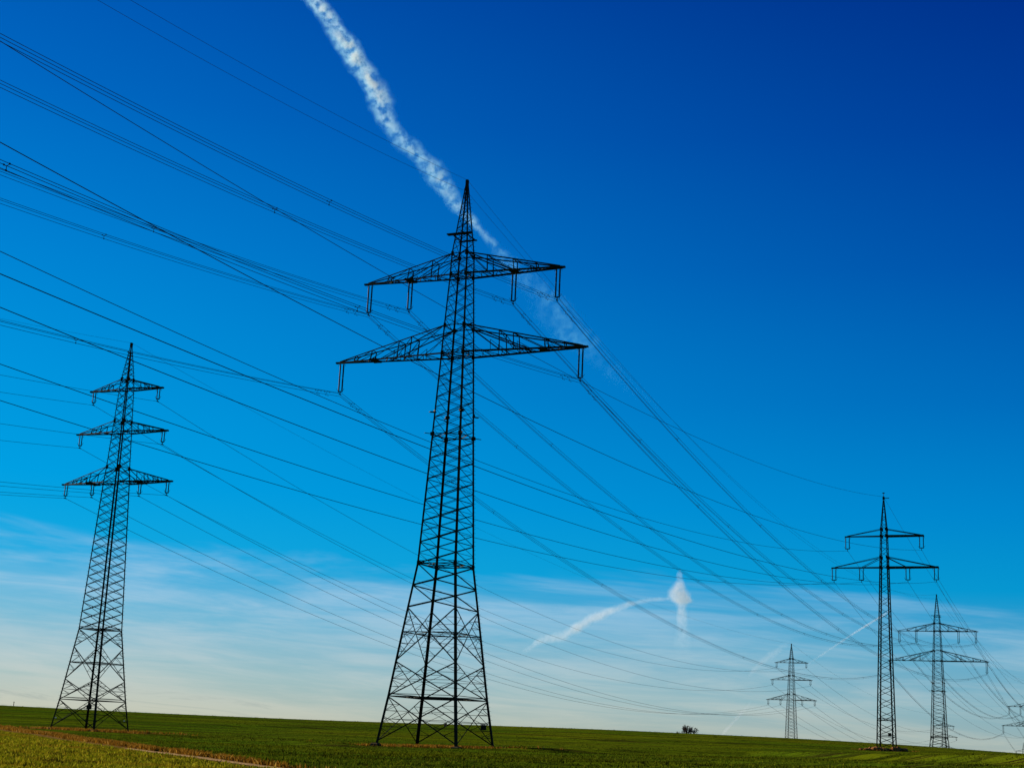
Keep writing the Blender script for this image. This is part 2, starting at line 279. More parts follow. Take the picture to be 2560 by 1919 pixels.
tn = M(nt, 'ADD', a_t, M(nt, 'MULTIPLY', M(nt, 'SUBTRACT', noise(nt, pos, .5, 4), .5), 2.4))
base = mixc(nt, smooth(nt, tn, -.4, .4), fcol, mcol)
dry = mixc(nt, smooth(nt, fine, .4, .66), (.13, .066, .018, 1), (.27, .16, .045, 1))
dryf = M(nt, 'MULTIPLY', smooth(nt, tn, -2.2, -1.2), smooth(nt, M(nt, 'MULTIPLY', tn, -1), -1.2, -.2))
base = mixc(nt, dryf, base, dry)
soil = mixc(nt, smooth(nt, noise(nt, pos, 1.4, 5, .7), .38, .66), (.05, .020, .004, 1), (.20, .095, .014, 1))
bpn = M(nt, 'ADD', a_b, M(nt, 'MULTIPLY', M(nt, 'SUBTRACT', noise(nt, pos, .35, 5, .65), .5), .55))
base = mixc(nt, smooth(nt, bpn, .46, .56), base, soil)
bs = N(nt, 'BsdfDiffuse'); L(nt, base, bs.inputs['Color'])
bu = N(nt, 'Bump'); bu.inputs['Strength'].default_value = .9; bu.inputs['Distance'].default_value = .25
L(nt, M(nt, 'ADD', fine, M(nt, 'MULTIPLY', rows2, .8)), bu.inputs['Height']); L(nt, bu.outputs[0], bs.inputs['Normal'])
L(nt, bs.outputs[0], out.inputs[0])
gm.materials.append(m)
go = bpy.data.objects.new('field', gm); col.objects.link(go); tag(go, kind='structure')

# dirt track ribbon
def track_pt(t, off=0.0):
    n = len(TR)-1; i = min(int(t*n), n-1); f = t*n-i; p = TR[i]*(1-f)+TR[i+1]*f; d = (TR[i+1]-TR[i]).normalized()
    q = p+Vector((d.y, -d.x, 0))*off; return q
tq = [track_pt(a) for a in np.linspace(0, 1, 400)]; hq = hit(322, 1871); TT0 = min(range(400), key=lambda i: (tq[i]-hq).length)/400
q0 = track_pt(.5, 2.); TS = 1 if track_dist(np.array([q0.x]), np.array([q0.y]))[0] > 0 else -1     # which side is the meadow
mb = MB(); nseg = 160
for k in range(nseg+1):
    t = TT0+(1-TT0)*k/nseg; wv = .1*math.sin(k*.9)+.08*math.sin(k*2.3)
    for off in ((-.25+wv*.4)*TS, .25*TS, (.65+wv*.4)*TS):
        q = track_pt(t, off); mb.v.append((q.x, q.y, gz(q.x, q.y)+(.05 if abs(off-.25*TS) < 1e-6 else .025)))
for k in range(nseg):
    for j in range(2):
        a = k*3+j; mb.f.append((a, a+1, a+4, a+3))
m, nt, out = new_mat('trodden_dirt'); geo = N(nt, 'NewGeometry')
b = N(nt, 'BsdfDiffuse')
L(nt, ramp(nt, noise(nt, geo.outputs['Position'], 1.6, 5, .7), [(.3, (.20, .11, .035)), (.5, (.36, .22, .09)), (.75, (.46, .31, .15))]), b.inputs['Color'])
L(nt, b.outputs[0], out.inputs[0])
tag(mb.build('dirt_track', m), kind='structure')

# ------------------------------------------------------------------ pylons
CORN = [(-1,-1),(1,-1),(1,1),(-1,1)]
def wfun(lv):
    zs = [a for a, _ in lv]; ws = [b for _, b in lv]
    return lambda z: float(np.interp(z, zs, ws))
def cpt(w, i, z): return Vector((CORN[i][0]*w(z), CORN[i][1]*w(z), z))
def insulator_rod(n_sheds, length, rs, rc):
    prof = []; 
    for half in (0, 1):
        z0 = -half*length/2
        seg = length/2-.06
        prof.append((rc*.7, z0))
        for k in range(n_sheds):
            za = z0-.05-seg*(k+.1)/n_sheds; prof += [(rc, za), (rs, za-.35*seg/n_sheds), (rc, za-.7*seg/n_sheds)]
        prof.append((rc*.7, z0-length/2+.01))
    return prof
def lathe(prof, n=8):
    mb = MB()
    for r, z in prof:
        for k in range(n): mb.v.append((r*math.cos(2*math.pi*k/n), r*math.sin(2*math.pi*k/n), z))
    for i in range(len(prof)-1):
        for k in range(n): mb.f.append((i*n+k, i*n+(k+1) % n, (i+1)*n+(k+1) % n, (i+1)*n+k))
    mb.f.append(tuple(range(n))); mb.f.append(tuple((len(prof)-1)*n+k for k in range(n))[::-1])
    return mb
def add_insulators(root, spots, s, gap, rs, sheds):
    Lr = s-.62; rod = lathe(insulator_rod(sheds, Lr, rs, rs*.74)).mesh('insulator_rod', INSUL, True)
    y = MB(); y.box((0, 0, -Lr-.3), (gap+.16, .035, .14)); y.box((0, 0, -(Lr+s)/2-.12), (.06, .06, s-Lr-.22)); y.box((0, 0, -s), (.08, .42, .1))
    for e in (-1, 1):
        y.box((e*gap/2, 0, -Lr-.25), (.05, .05, .2))
        y.tube([(e*gap/2, 0, -Lr-.28), (e*(gap/2+.18), 0, -Lr-.14), (e*(gap/2+.26), 0, -Lr+.05)], .022, 5)   # arcing horns
    ym = y.mesh('insulator_set', STEEL); fm = {}
    for e in (-1, 1):
        f = MB(); f.box((0, 0, -.09), (.05, .05, .24)); f.tube([(0, 0, -.16), (e*.2, 0, -.25), (e*.24, 0, -.4)], .02, 5); fm[e] = f.mesh('end_fitting', STEEL)
    for (u, z) in spots:
        o = bpy.data.objects.new('insulator_set', ym); col.objects.link(o); o.parent = root; o.location = (u, 0, z)
        for e in (-1, 1):
            r = bpy.data.objects.new('insulator_rod', rod); col.objects.link(r); r.parent = o; r.location = (e*gap/2, 0, -.2)
            r = bpy.data.objects.new('end_fitting', fm[e]); col.objects.link(r); r.parent = o; r.location = (e*gap/2, 0, 0)
def crossarm(root, sg, w, z, zt, Lr, inner, ps, detail=True, verts_at=(.3,.52,.76), hang=(), plate=True):
    """one half of a truss crossarm: two bottom chords, two top chords, lacing, tip and hanger plates"""
    mb = MB(); wb, wt = w(z), w(zt); tip = .12; up_ = Vector((0,0,1))
    def bot(t, e): return Vector((sg*(wb+(Lr-wb)*t), e*(wb+(tip-wb)*t), z))
    def top(t, e): return Vector((sg*(wt+(Lr-.25-wt)*t), e*(wt+(tip-wt)*t), zt+(z+.12-zt)*t))
    for e in (-1, 1):
        mb.angle(bot(0, e), bot(1, e), ps*1.25, (0, -e, 0)); mb.angle(top(0, e), top(1, e), ps*.85, (0, -e, 0))
        last = 0
        for t in verts_at:
            mb.angle(bot(t, e), top(t, e), ps*.6, (0, -e, 0)); mb.angle(top(last, e) if last else top(0, e), bot(t, e), ps*.55, (0, -e, 0)); last = t
        if inner: 
            ti = (inner-wb)/(Lr-wb); mb.angle(top(0, e), bot(ti, e), ps*.9, (0, -e, 0))
        if detail:      # secondary lacing of the side face
            nn = 4
            for k in range(nn):
                a, b = k/nn*.9, (k+.5)/nn*.9
                mb.angle(bot(a, e), bot(a, e).lerp(top(a, e), .5), ps*.33, (0, -e, 0)); mb.angle(bot(a, e).lerp(top(a, e), .5), bot(b, e), ps*.33, (0, -e, 0))
    nl = 12 if detail else 8
    for k in range(nl):                     # lacing of the bottom plane
        a, b = k/nl, (k+1)/nl; e = 1 if k % 2 else -1
        mb.angle(bot(a, e), bot(b, -e), ps*.5, up_); 
        if k % 2 == 0: mb.angle(bot(a, 1), bot(a, -1), ps*.45, up_)
    for t in (0, *verts_at): mb.angle(top(t, 1), top(t, -1), ps*.5, up_)
    arm = mb.build('crossarm', STEEL, root)
    for u in hang:
        t = (u-wb)/(Lr-wb); hw = wb+(tip-wb)*t; hp = MB()
        if t > .93:
            hp.box((sg*(Lr-.28), 0, z-.0), (1.1, .34, .17))
        else:
            for e in (-.3, .3): hp.box((sg*(u+e), 0, z-.03), (.2, 2*hw+.25, .17))
            hp.box((sg*u, 0, z-.05), (.5, .5, .12))
            for e in (-1, 1): hp.box((sg*u, e*hw, z), (.95, .22, .22))
        hp.build('hanger_plate', STEEL, arm)
    return arm
def pylon(name, lv, H, arms, warren, bases, leg_s, br_s, s_ins, gap, ins_r, ins_n, double=False, foot=(.75,.3), rings=(), extra=None, detail=True):
    w = wfun(lv); root = empty(name, (0,0,0)); ztop = H
    # four corner legs
    for i in range(4):
        mb = MB(); zs = sorted(set([a for a, _ in lv]))
        for a, b in zip(zs[:-1], zs[1:]):
            f = 1-.55*((a+b)/2)/H; mb.corner_angle(cpt(w, i, a), cpt(w, i, b+.02), leg_s*f, *CORN[i])
        for z in warren['gusset']:      # gusset plates at the joints
            p = cpt(w, i, z); mb.box(p-Vector((CORN[i][0]*.1, 0, 0)), (.34, .03, .5)); mb.box(p-Vector((0, CORN[i][1]*.1, 0)), (.03, .34, .5))
        if i in warren['steps']:        # climbing pegs
            z = 3.0
            while z < H-2:
                p = cpt(w, i, z); mb.box(p+Vector((CORN[i][0]*.1, 0, 0)), (.22, .025, .025)); z += .45
        mb.build('leg', STEEL, root)
        fb = MB(); c = cpt(w, i, 0); a, h = foot
        pr = [(-a/2, -h), (a/2, -h), (a/2*.8, h*.7), (-a/2*.8, h*.7)]
        fb.add([(c.x+sx*rr, c.y+sy*rr, zz) for zz, rr in ((-h, a*.62), (h*.3, a*.55), (h*.62, a*.36)) for sx, sy in CORN],
               [(k, (k+1) % 4, (k+1) % 4+4, k+4) for k in range(4)]+[(k+4, (k+1) % 4+4, (k+1) % 4+8, k+8) for k in range(4)]+[(8,9,10,11),(3,2,1,0)])
        fb.build('footing', CONCRETE, root)
    # lattice of each face
    for i in range(4):
        j = (i+1) % 4; inward = -(Vector((CORN[i][0]+CORN[j][0], CORN[i][1]+CORN[j][1], 0))); mb = MB()
        def P(k, z): return cpt(w, k, z)
        def br(p, q, s): mb.angle(p, q, s, inward)
        z0, z1, st = warren['z']; z = z0; even = i % 2 == 0; lo, hi = (i, j) if even else (j, i); k = 0
        while z < z1-.05:
            hh = st*(1 if z < warren.get('zc', 99) else warren.get('k', .6)); z2 = min(z+hh, z1); zm = (z+z2)/2
            s = br_s*(1-.45*z/H)
            br(P(lo, z), P(hi, zm), s); br(P(hi, zm), P(lo, z2), s)
            if double: br(P(hi, z), P(lo, zm), s*double); br(P(lo, zm), P(hi, z2), s*double)
            z = z2
        mb.build('lattice_bracing', STEEL, root); mb = MB()
        for (za, zb, zr) in bases:      # big crossed panels of the spread foot
            br(P(i, za), P(j, zb), br_s*.95); br(P(j, za), P(i, zb), br_s*.95)
            wa, wb_ = w(za), w(zb); tc = wa/(wa+wb_)        # crossing point
            for p, q, r_ in ((i, j, 1), (j, i, 1)):
                A, B = P(p, za), P(q, zb)
                for t in (.28, .5) if zb-za < 4.5 else (.18, .33, .5):
                    if t < tc+.04:
                        pa = A.lerp(B, t); zz = pa.z
                        br(pa, P(p, zz), br_s*.42)
                        if t < .45: br(pa, P(p, za+(zz-za)*.15+(zz-za)*1.55), br_s*.42)
                for t in (.72, .86) if zb-za < 4.5 else (.68, .82):
                    pa = A.lerp(B, t); zz = pa.z; br(pa, P(q, zz), br_s*.42); br(pa, P(q, zz-(zb-zz)*.9), br_s*.4)
        mb.build('lattice_bracing', STEEL, root)
    for z, kind in rings:               # horizontal frames
        mb = MB(); s = br_s*.9
        for i in range(4):
            j = (i+1) % 4; mb.angle(cpt(w, i, z), cpt(w, j, z), s, (0,0,1))
            if kind > 0:
                a = (cpt(w, i, z)+cpt(w, j, z))/2; b = (cpt(w, j, z)+cpt(w, (j+1) % 4, z))/2; mb.angle(a, b, s*.8, (0,0,1))
            if kind > 1: mb.angle(cpt(w, i, z+.25), cpt(w, j, z+.25), s*.7, (0,0,1))
        if kind > 1: mb.angle(cpt(w, 0, z), cpt(w, 2, z), s, (0,0,1))
        mb.build('horizontal_frame', STEEL, root)
    spots = []
    for a in arms:
        for sg in (-1, 1):
            a['f'](root, sg, w)
        for u in a['ins']:
            spots += [(-u, a['z']), (u, a['z'])]
    add_insulators(root, spots, s_ins, gap, ins_r, ins_n)
    pk = MB(); wt = w(H-.3); pk.box((0, 0, H-.25), (wt*2+.1, wt*2+.1, .5)); pk.box((0, 0, H-.02), (.08, .3, .08))
    pk.build('peak_cap', STEEL, root)
    pk = MB(); pk.box((0, -.3, H-1.3), (.1, .6, .12)); pk.build('wire_bracket', STEEL, root)
    if extra: extra(root, w)
    return root

def truss(z, zt, Lr, inner, ps, hang, **k):
    return dict(z=z, ins=[u for u in hang if k.get('hung', {}).get(u, True)], f=lambda root, sg, w: crossarm(root, sg, w, z, zt, Lr, inner, ps, hang=hang, **{a: b for a, b in k.items() if a != 'hung'}))
A = {k[2:]: v for k, v in FIT.items() if k.startswith('A_')}; C = {k[2:]: v for k, v in FIT.items() if k.startswith('C_')}; B = {k[2:]: v for k, v in FIT.items() if k.startswith('B_')}
HA = 62.0
# -- tall two-armed pylon (front, and two more farther along its line)
lvA = [(0, A['wb']), (A['zr2'], A['wr2']), (A['zr1'], A['wr1']), (A['zw'], A['ww']), (A['zsp'], A['wsp']), (A['zl'], A['wl']), (A['zlt'], A['wlt']), (A['zu'], A['wu']), (A['zut'], A['wut']), (A['zpl'], .74), (HA-.3, .1)]
def extraA(root, w):
    z = A['zpl']; ww = w(z); p = MB()
    p.box((-.15, -ww-.12, z+.1), (2*ww+1.5, .55, .12)); p.box((.1, ww+.05, z-.25), (2*ww+.7, .3, .1))
    for e in (-1, 1): p.box((e*(ww+.1), 0, z-.1), (.12, 2*ww+.3, .1))
    p.build('peak_platform', STEEL, root)
    for i in range(4):
        z = 35.1; c = cpt(w, i, z); q = MB(); d = Vector((*CORN[i], 0)).normalized(); t_ = Vector((-d.y, d.x, 0))
        q.box(c+d*.18-Vector((0,0,.12)), (.75, .5, .05), (d, t_, Vector((0,0,1)))); q.box(c, (.1, .5, .3), (d, t_, Vector((0,0,1))))
        q.build('bird_guard', STEEL, root)
        q = MB(); z = A['zsp']; c = cpt(w, i, z); q.tube([c, c+d*.85], .045, 5); q.box(c, (.3, .3, .35)); q.build('corner_spike', STEEL, root)
hung = {A['Ll']-.5: True, A['Li']: True}
zw, zr1, zr2 = A['zw'], A['zr1'], A['zr2']
ARMS_A = [
  dict(z=A['zu'], ins=[A['Lu']-.5, A['Li']], f=lambda root, sg, w: crossarm(root, sg, w, A['zu'], A['zut'], A['Lu'], A['Li'], .14, hang=(A['Lu']-.3, A['Li']), verts_at=(.22, .5, .74))),
  dict(z=A['zl'], ins=[A['Ll']-.5], f=lambda root, sg, w: crossarm(root, sg, w, A['zl'], A['zlt'], A['Ll'], 8.7, .145, hang=(A['Ll']-.3, 10.2), verts_at=(.3, .42, .68, .84)))]
pA = pylon('lattice_pylon', lvA, HA, ARMS_A, dict(z=(zw, HA-1.5, 2.25), zc=A['zut'], k=.62, gusset=(zw, A['zsp'], A['zl'], A['zlt'], A['zu'], A['zut']), steps=(2,)),
   [(14.05, 8.45, 0), (8.45, zr2, 0), (zr2, .35, 0)] if False else [(8.45, 14.05, 0), (zr2, 8.45, 0), (.35, zr2, 0)],
   .27, .105, A['s'], .42, .1, 15, rings=((zr2, 2), (zr1, 1), (zw, 2), (A['zsp'], 1), (A['zl'], 2), (A['zlt'], 0), (A['zu'], 2), (A['zut'], 0)), extra=extraA, double=.55)
# two short warren bays between the upper crossed panel and the waist
def place(o, k, label, group):
    o.location = (FIT[k+'x'], FIT[k+'y'], FIT[k+'z']); o.rotation_euler = (0, 0, -FIT[k+'t']); tag(o, label, 'pylon', group)
GA, GC = 'tall two-armed lattice pylons', 'three-armed lattice pylons'
for i in range(4):
    j = (i+1) % 4; w = wfun(lvA); mb = MB(); inward = -(Vector((CORN[i][0]+CORN[j][0], CORN[i][1]+CORN[j][1], 0))); lo, hi = (i, j) if i % 2 == 0 else (j, i)
    zs = [14.05, 15.2, 16.35, 17.5, zw]
    for q in range(4):
        a, b = (lo, hi) if q % 2 == 0 else (hi, lo); mb.angle(cpt(w, a, zs[q]), cpt(w, b, zs[q+1]), .13, inward)
    mb.build('lattice_bracing', STEEL, pA)
p5 = copy_tree(pA); p6 = copy_tree(pA)
place(pA, 'T1', 'tallest dark steel lattice pylon in the middle foreground with two wide crossarms', GA)
place(p5, 'T5', 'two-armed pylon rising behind the hill beside the narrow right-hand pylon', GA)
place(p6, 'T6', 'two-armed pylon cut off by the right edge, only left arm ends showing', GA)
# plates and box that only the front pylon carries
w = wfun(lvA)
mb = MB(); mb.box((2.9, -3.95, 2.25), (.3, .06, .34)); mb.build('orange_sign_plate', ORANGE, pA)
mb = MB(); mb.box((4.1, 2.6, 2.2), (.5, .3, .5)); mb.box((4.1, 2.6, 2.5), (.58, .38, .06)); mb.build('control_box', STEEL, pA)

# -- three-armed pylon (left, and more behind the hill)
HC = C['h']
lvC = [(0, C['wb']), (C['zr'], C['wr']), (C['zw'], C['ww']), (C['z3'], 1.12), (C['z3t'], C['w3t']), (C['z2'], .85), (C['z2t'], C['w2t']), (C['z1'], .64), (C['z1t'], C['w1t']), (HC-.3, .08)]
def armC(k, inner=None, **kw):
    z, zt, Lr = C['z%d' % k], C['z%dt' % k], C['L%d' % k]
    hang = (Lr-.3, inner) if inner else (Lr-.3,)
    return dict(z=z, ins=[Lr-.4]+([inner] if inner else []), f=lambda root, sg, w: crossarm(root, sg, w, z, zt, Lr, inner, .12, hang=hang, **kw))
pC = pylon('lattice_pylon', lvC, HC, [armC(1, verts_at=(.4, .66), detail=False), armC(2, verts_at=(.35, .62), detail=False), armC(3, C['Li'], verts_at=(.36, .58, .78))],
   dict(z=(C['zw'], HC-1.2, 2.1), zc=C['z1t'], k=.6, gusset=(C['z3t'], C['z2t'], C['z1t']), steps=(0, 2)),
   [(5.9, 9.75, 0), (C['zr'], 5.9, 0), (.3, C['zr'], 0), (9.75, C['zw'], 0)], .2, .085, C['s'], .36, .075, 9, double=.9, foot=(.7,.28),
   rings=((C['zr'], 2), (7.9, 1), (C['zw'], 2), (C['z3'], 1), (C['z2'], 1), (C['z1'], 1)))
p4 = copy_tree(pC); p7 = copy_tree(pC); p8 = copy_tree(pC)
place(pC, 'T2', 'three-armed dark lattice pylon on the left beside the dirt track', GC)
place(p4, 'T4', 'small far three-armed pylon standing right of the bare tree behind the hill', GC)
place(p7, 'T7', 'tiny far three-armed pylon half hidden behind the lower mast of a two-armed pylon', GC)
p8.location = (378, 1103, -27.9); p8.rotation_euler = (0, 0, -FIT['T7t']); tag(p8, 'farthest pylon, only its peak poking over the hill at the right edge', 'pylon', GC)
mb = MB(); mb.box((1.9, -2.9, 2.7), (.42, .42, .5)); mb.box((1.9, -2.9, 3.05), (.26, .26, .22)); mb.tube([(1.9, -2.9, 3.1), (1.9, -2.9, 3.6)], .03, 5); mb.build('hanging_box', STEEL, pC)
for x_, y_ in ((-2.7, -3.05), (3.05, 2.4)):
    mb = MB(); mb.box((x_, y_, 1.35), (.13, .13, .12)); mb.build('white_marker', GLASSW, pC)

# -- narrow pylon with tie-rod arms (right)
HB = B['h']
lvB = [(0, B['wb']), (B['z2t'], B['w2t']), (B['z1t'], B['w1t']), (HB-.6, .1)]
def tie_arm(z, zt, Lr, inner):
    def f(root, sg, w):
        mb = MB(); wb, wt = w(z), w(zt); ps = .15
        def bot(t, e): return Vector((sg*(wb+(Lr-wb)*t), e*(wb*.95+(.2-wb*.95)*t), z))
        for e in (-1, 1):
            mb.angle(bot(0, e), bot(1, e), ps*1.35, (0, -e, 0)); 
            mb.angle((sg*wt, e*wt, zt), bot(.93, e)+Vector((0,0,.1)), ps*.62, (0, -e, 0))
            if inner: mb.angle((sg*wt, e*wt, zt-.15), bot((inner-.25-wb)/(Lr-wb), e)+Vector((0,0,.1)), ps*.62, (0, -e, 0))
        n = 10
        for k in range(n):
            e = 1 if k % 2 else -1; mb.angle(bot(k/n, e), bot((k+1)/n, -e), ps*.5, (0,0,1))
        arm = mb.build('crossarm', STEEL, root)
        for u in [Lr-.4]+([inner] if inner else []):
            hp = MB(); hp.box((sg*u, 0, z-.02), (.75, .6, .14)); hp.build('hanger_plate', STEEL, arm)
    return dict(z=z, ins=[Lr-.4]+([inner] if inner else []), f=f)
def extraB(root, w):
    mb = MB(); mb.tube([(0, 0, HB), (0, 0, HB+.55)], .04, 5); mb.box((0, 0, HB+.6), (.34, .34, .1)); mb.box((.45, 0, HB-.25), (.9, .1, .1)); mb.build('peak_bracket', STEEL, root)
    mb = MB(); mb.box((.75, -1.28, 2.45), (.46, .22, .5)); mb.build('control_box', STEEL, root)
pB = pylon('lattice_pylon', lvB, HB, [tie_arm(B['z1'], B['z1t'], B['L1'], None), tie_arm(B['z2'], B['z2t'], B['L2'], B['Li'])],
   dict(z=(.2, HB-1.4, 2.0), zc=B['z2t'], k=.62, gusset=(B['z1'], B['z1t'], B['z2'], B['z2t']), steps=()), [], .24, .085, B['s'], .58, .085, 10,
   rings=((2.1, 2), (4.6, 2), (B['z2'], 0), (B['z1'], 0)), extra=extraB, foot=(.7,.4))
place(pB, 'T3', 'narrow straight pylon on the right with rod-tied flat arms and rubble at its foot', None)

# ------------------------------------------------------------------ cables
def curve_pts(a, b, s, n=72, lo=0., hi=1.):
    a = np.array(a); b = np.array(b); t = np.linspace(lo, hi, n); q = a+(b-a)*t[:, None]; q[:, 2] -= 4*s*t*(1-t); return q
def cable(name, pts, r, label, group, cat='cable'):
    mb = MB(); o = pts[0]; mb.tube([p-o for p in pts], r, 5); ob = mb.build(name, CABLE, None, tuple(float(v) for v in o), True)
    return tag(ob, label, cat, group)
def bundle(a, b, s, spacers, r, label, group, dampers=(), n=72):
    q = curve_pts(a, b, s, n); root = empty('conductor_bundle', tuple(float(v) for v in q[0])); tag(root, label, 'cable bundle', group)
    d = Vector(np.array(b)-np.array(a)); h = Vector((d.x, d.y, 0)).normalized(); side = Vector((h.y, -h.x, 0)); S = .40; o = Vector(q[0])
    offs = [side*(-S/2)+Vector((0,0,S*.29)), side*(S/2)+Vector((0,0,S*.29)), Vector((0,0,-S*.58))]
    for of in offs:
        mb = MB(); mb.tube([Vector(p)-o+of for p in q], r, 5); mb.build('conductor', CABLE, root, smooth=True)
    for t in spacers:
        c = Vector(curve_pts(a, b, s, 2, t, t)[0])-o; mb = MB()
        for of in offs: mb.tube([c, c+of], .02, 5); mb.box(c+of, (.07, .12, .07))
        mb.build('bundle_spacer', STEEL, root)
    for t in dampers:
        for of in offs:
            mb = MB(); c = Vector(curve_pts(a, b, s, 2, t, t)[0])-o+of+Vector((0,0,-.1)); mb.tube([c-h*.28, c+h*.28], .015, 5)
            for e in (-1, 1): mb.box(c+h*(.26*e), (.06, .12, .06))
            mb.build('vibration_damper', STEEL, root)
PA = dict(UOL='upper arm outer left', UIL='upper arm inner left', UIR='upper arm inner right', UOR='upper arm outer right', LL='lower arm left', LR='lower arm right')
ORD = {'T0T1': ('bundle of three cables from the left edge to tallest pylon, %s insulator', 'cable bundles leaving the tallest pylon to the left'),
       'T1T5': ('bundle of three cables from tallest pylon to the pylon behind, %s insulator', 'cable bundles from the tallest pylon to the next'),
       'T5T6': ('far bundle of three cables sagging towards right-edge pylon, %s insulator', 'far cable bundles towards the right edge')}
for sn in ('T0T1', 'T1T5', 'T5T6'):
    for w_, (a, b, s, sp) in WIRES[sn].items():
        if w_[0] == 'E':
            lab = {'T0T1': {'E1': 'thin upper wire from the tallest pylon tip out of the picture top', 'E2': 'thin lower wire from just below tallest pylon tip, leaving at top left'},
                   'T1T5': {'E1': 'thin right-hand wire from tallest pylon tip down to next pylon tip', 'E2': 'thin left-hand wire from below tallest pylon tip to next pylon tip'},
                   'T5T6': {'E1': 'faint upper peak wire of the far right pylons', 'E2': 'faint lower peak wire of the far right pylons'}}[sn][w_]
            cable('earth_wire', curve_pts(a, b, s), .015 if sn != 'T5T6' else .02, lab, 'wires joining the pylon tips', 'wire'); continue
        lab, grp = ORD[sn]
        if sn == 'T0T1': sps = [1-(k+.55)/5.2 for k in range(5)]; sps = sp+[]; dm = (.975, .985)
        elif sn == 'T1T5': sps = [k/8 for k in range(1, 8)]; dm = (.008, .013)
        else: sps = [k/8 for k in range(1, 8)]; dm = ()
        bundle(a, b, s, sps, {'T0T1': .019, 'T1T5': .021, 'T5T6': .03}[sn], lab % PA[w_], grp, dm)
# the line runs on past the right-edge pylon
hA = Vector((FIT['T6x']-FIT['T5x'], FIT['T6y']-FIT['T5y'], 0))
for w_, (a, b, s, sp) in WIRES['T5T6'].items():
    if w_ in ('LL', 'UOL', 'UIL'):
        e = (b[0]+hA.x, b[1]+hA.y, b[2]-12)
        bundle(b, e, 10, [k/8 for k in range(1, 8)], .03, 'faint bundle running down from right-edge pylon to the hill, %s insulator' % PA[w_], 'faint bundles beyond the right-edge pylon')
PC = dict(UL='top arm left', UR='top arm right', ML='middle arm left', MR='middle arm right', LO='bottom arm outer left', LI='bottom arm inner left', RI='bottom arm inner right', RO='bottom arm outer right')
ORC = {'R0T2': ('thin cable from the left edge to left pylon, %s insulator', 'cables from the left edge to the left pylon', .02),
       'T2T4': ('thin sagging cable from left pylon to far small pylon, %s insulator', 'cables from the left pylon to the far small pylon', .024),
       'T4T7': ('faint cable behind the hill, from far small pylon %s insulator', 'faint cables beyond the far small pylon', .032)}
for sn, (lab, grp, r) in ORC.items():
    for w_, (a, b, s, sp) in WIRES[sn].items():
        if w_ == 'E':
            l2 = {'R0T2': 'faint wire from left edge to the tip of left pylon', 'T2T4': 'very faint wire between tips of left pylon and far small pylon', 'T4T7': 'faint wire leaving the tip of far small pylon to the right'}[sn]
            cable('earth_wire', curve_pts(a, b, s), r*.55, l2, 'wires joining the pylon tips', 'wire')
        else: cable('conductor_cable', curve_pts(a, b, s), r, lab % PC[w_], grp)
PB = dict(UL='upper arm left', UR='upper arm right', LO='lower arm outer left', LI='lower arm inner left', RI='lower arm inner right', RO='lower arm outer right')
for sn, lab, grp, r in (('S0T3', 'single dark cable from the left edge to narrow right pylon, %s insulator', 'single cables crossing the picture to the narrow pylon', .019),
                        ('T3S4', 'single cable from narrow right pylon down to right edge, %s insulator', 'single cables leaving the narrow pylon to the right', .02)):
    for w_, (a, b, s, sp) in WIRES[sn].items():
        if w_ == 'E': cable('earth_wire', curve_pts(a, b, s, 110), r*.9, 'long wire from the left edge ending at the narrow right pylon tip' if sn == 'S0T3' else 'wire from narrow right pylon tip down to the right edge', 'wires joining the pylon tips', 'wire')
        else: cable('conductor_cable', curve_pts(a, b, s, 110), r, lab % PB[w_], grp)

# ------------------------------------------------------------------ grass
def grass_mat(name, stops, trans=.35, vary=(), follow=False):
    m, nt, out = new_mat(name); geo = N(nt, 'NewGeometry'); c = ramp(nt, geo.outputs['Random Per Island'], stops)
    for sc_, rot_, lo, hi, amt, cc in vary: c = mixc(nt, M(nt, 'MULTIPLY', smooth(nt, noise(nt, geo.outputs['Position'], 1.0, 4, .65, sc_, rot_), lo, hi), amt), c, cc)
    d = N(nt, 'BsdfDiffuse'); t = N(nt, 'BsdfTranslucent')
    if follow:                                        # a dense sward is lit as one surface: lean the blade normals to the slope they grow on
        a = N(nt, 'Attribute', attribute_name='ground_normal'); sn = N(nt, 'VectorMath'); sn.operation = 'SCALE'; L(nt, geo.outputs['Normal'], sn.inputs[0]); sn.inputs[3].default_value = .45
        ad = N(nt, 'VectorMath'); ad.operation = 'ADD'; L(nt, a.outputs['Vector'], ad.inputs[0]); L(nt, sn.outputs[0], ad.inputs[1]); nn_ = N(nt, 'VectorMath'); nn_.operation = 'NORMALIZE'; L(nt, ad.outputs[0], nn_.inputs[0]); L(nt, nn_.outputs[0], d.inputs['Normal'])
    mx = N(nt, 'MixShader'); mx.inputs[0].default_value = trans
    L(nt, c, d.inputs[0]); L(nt, c, t.inputs[0]); L(nt, d.outputs[0], mx.inputs[1]); L(nt, t.outputs[0], mx.inputs[2]); L(nt, mx.outputs[0], out.inputs[0]); return m
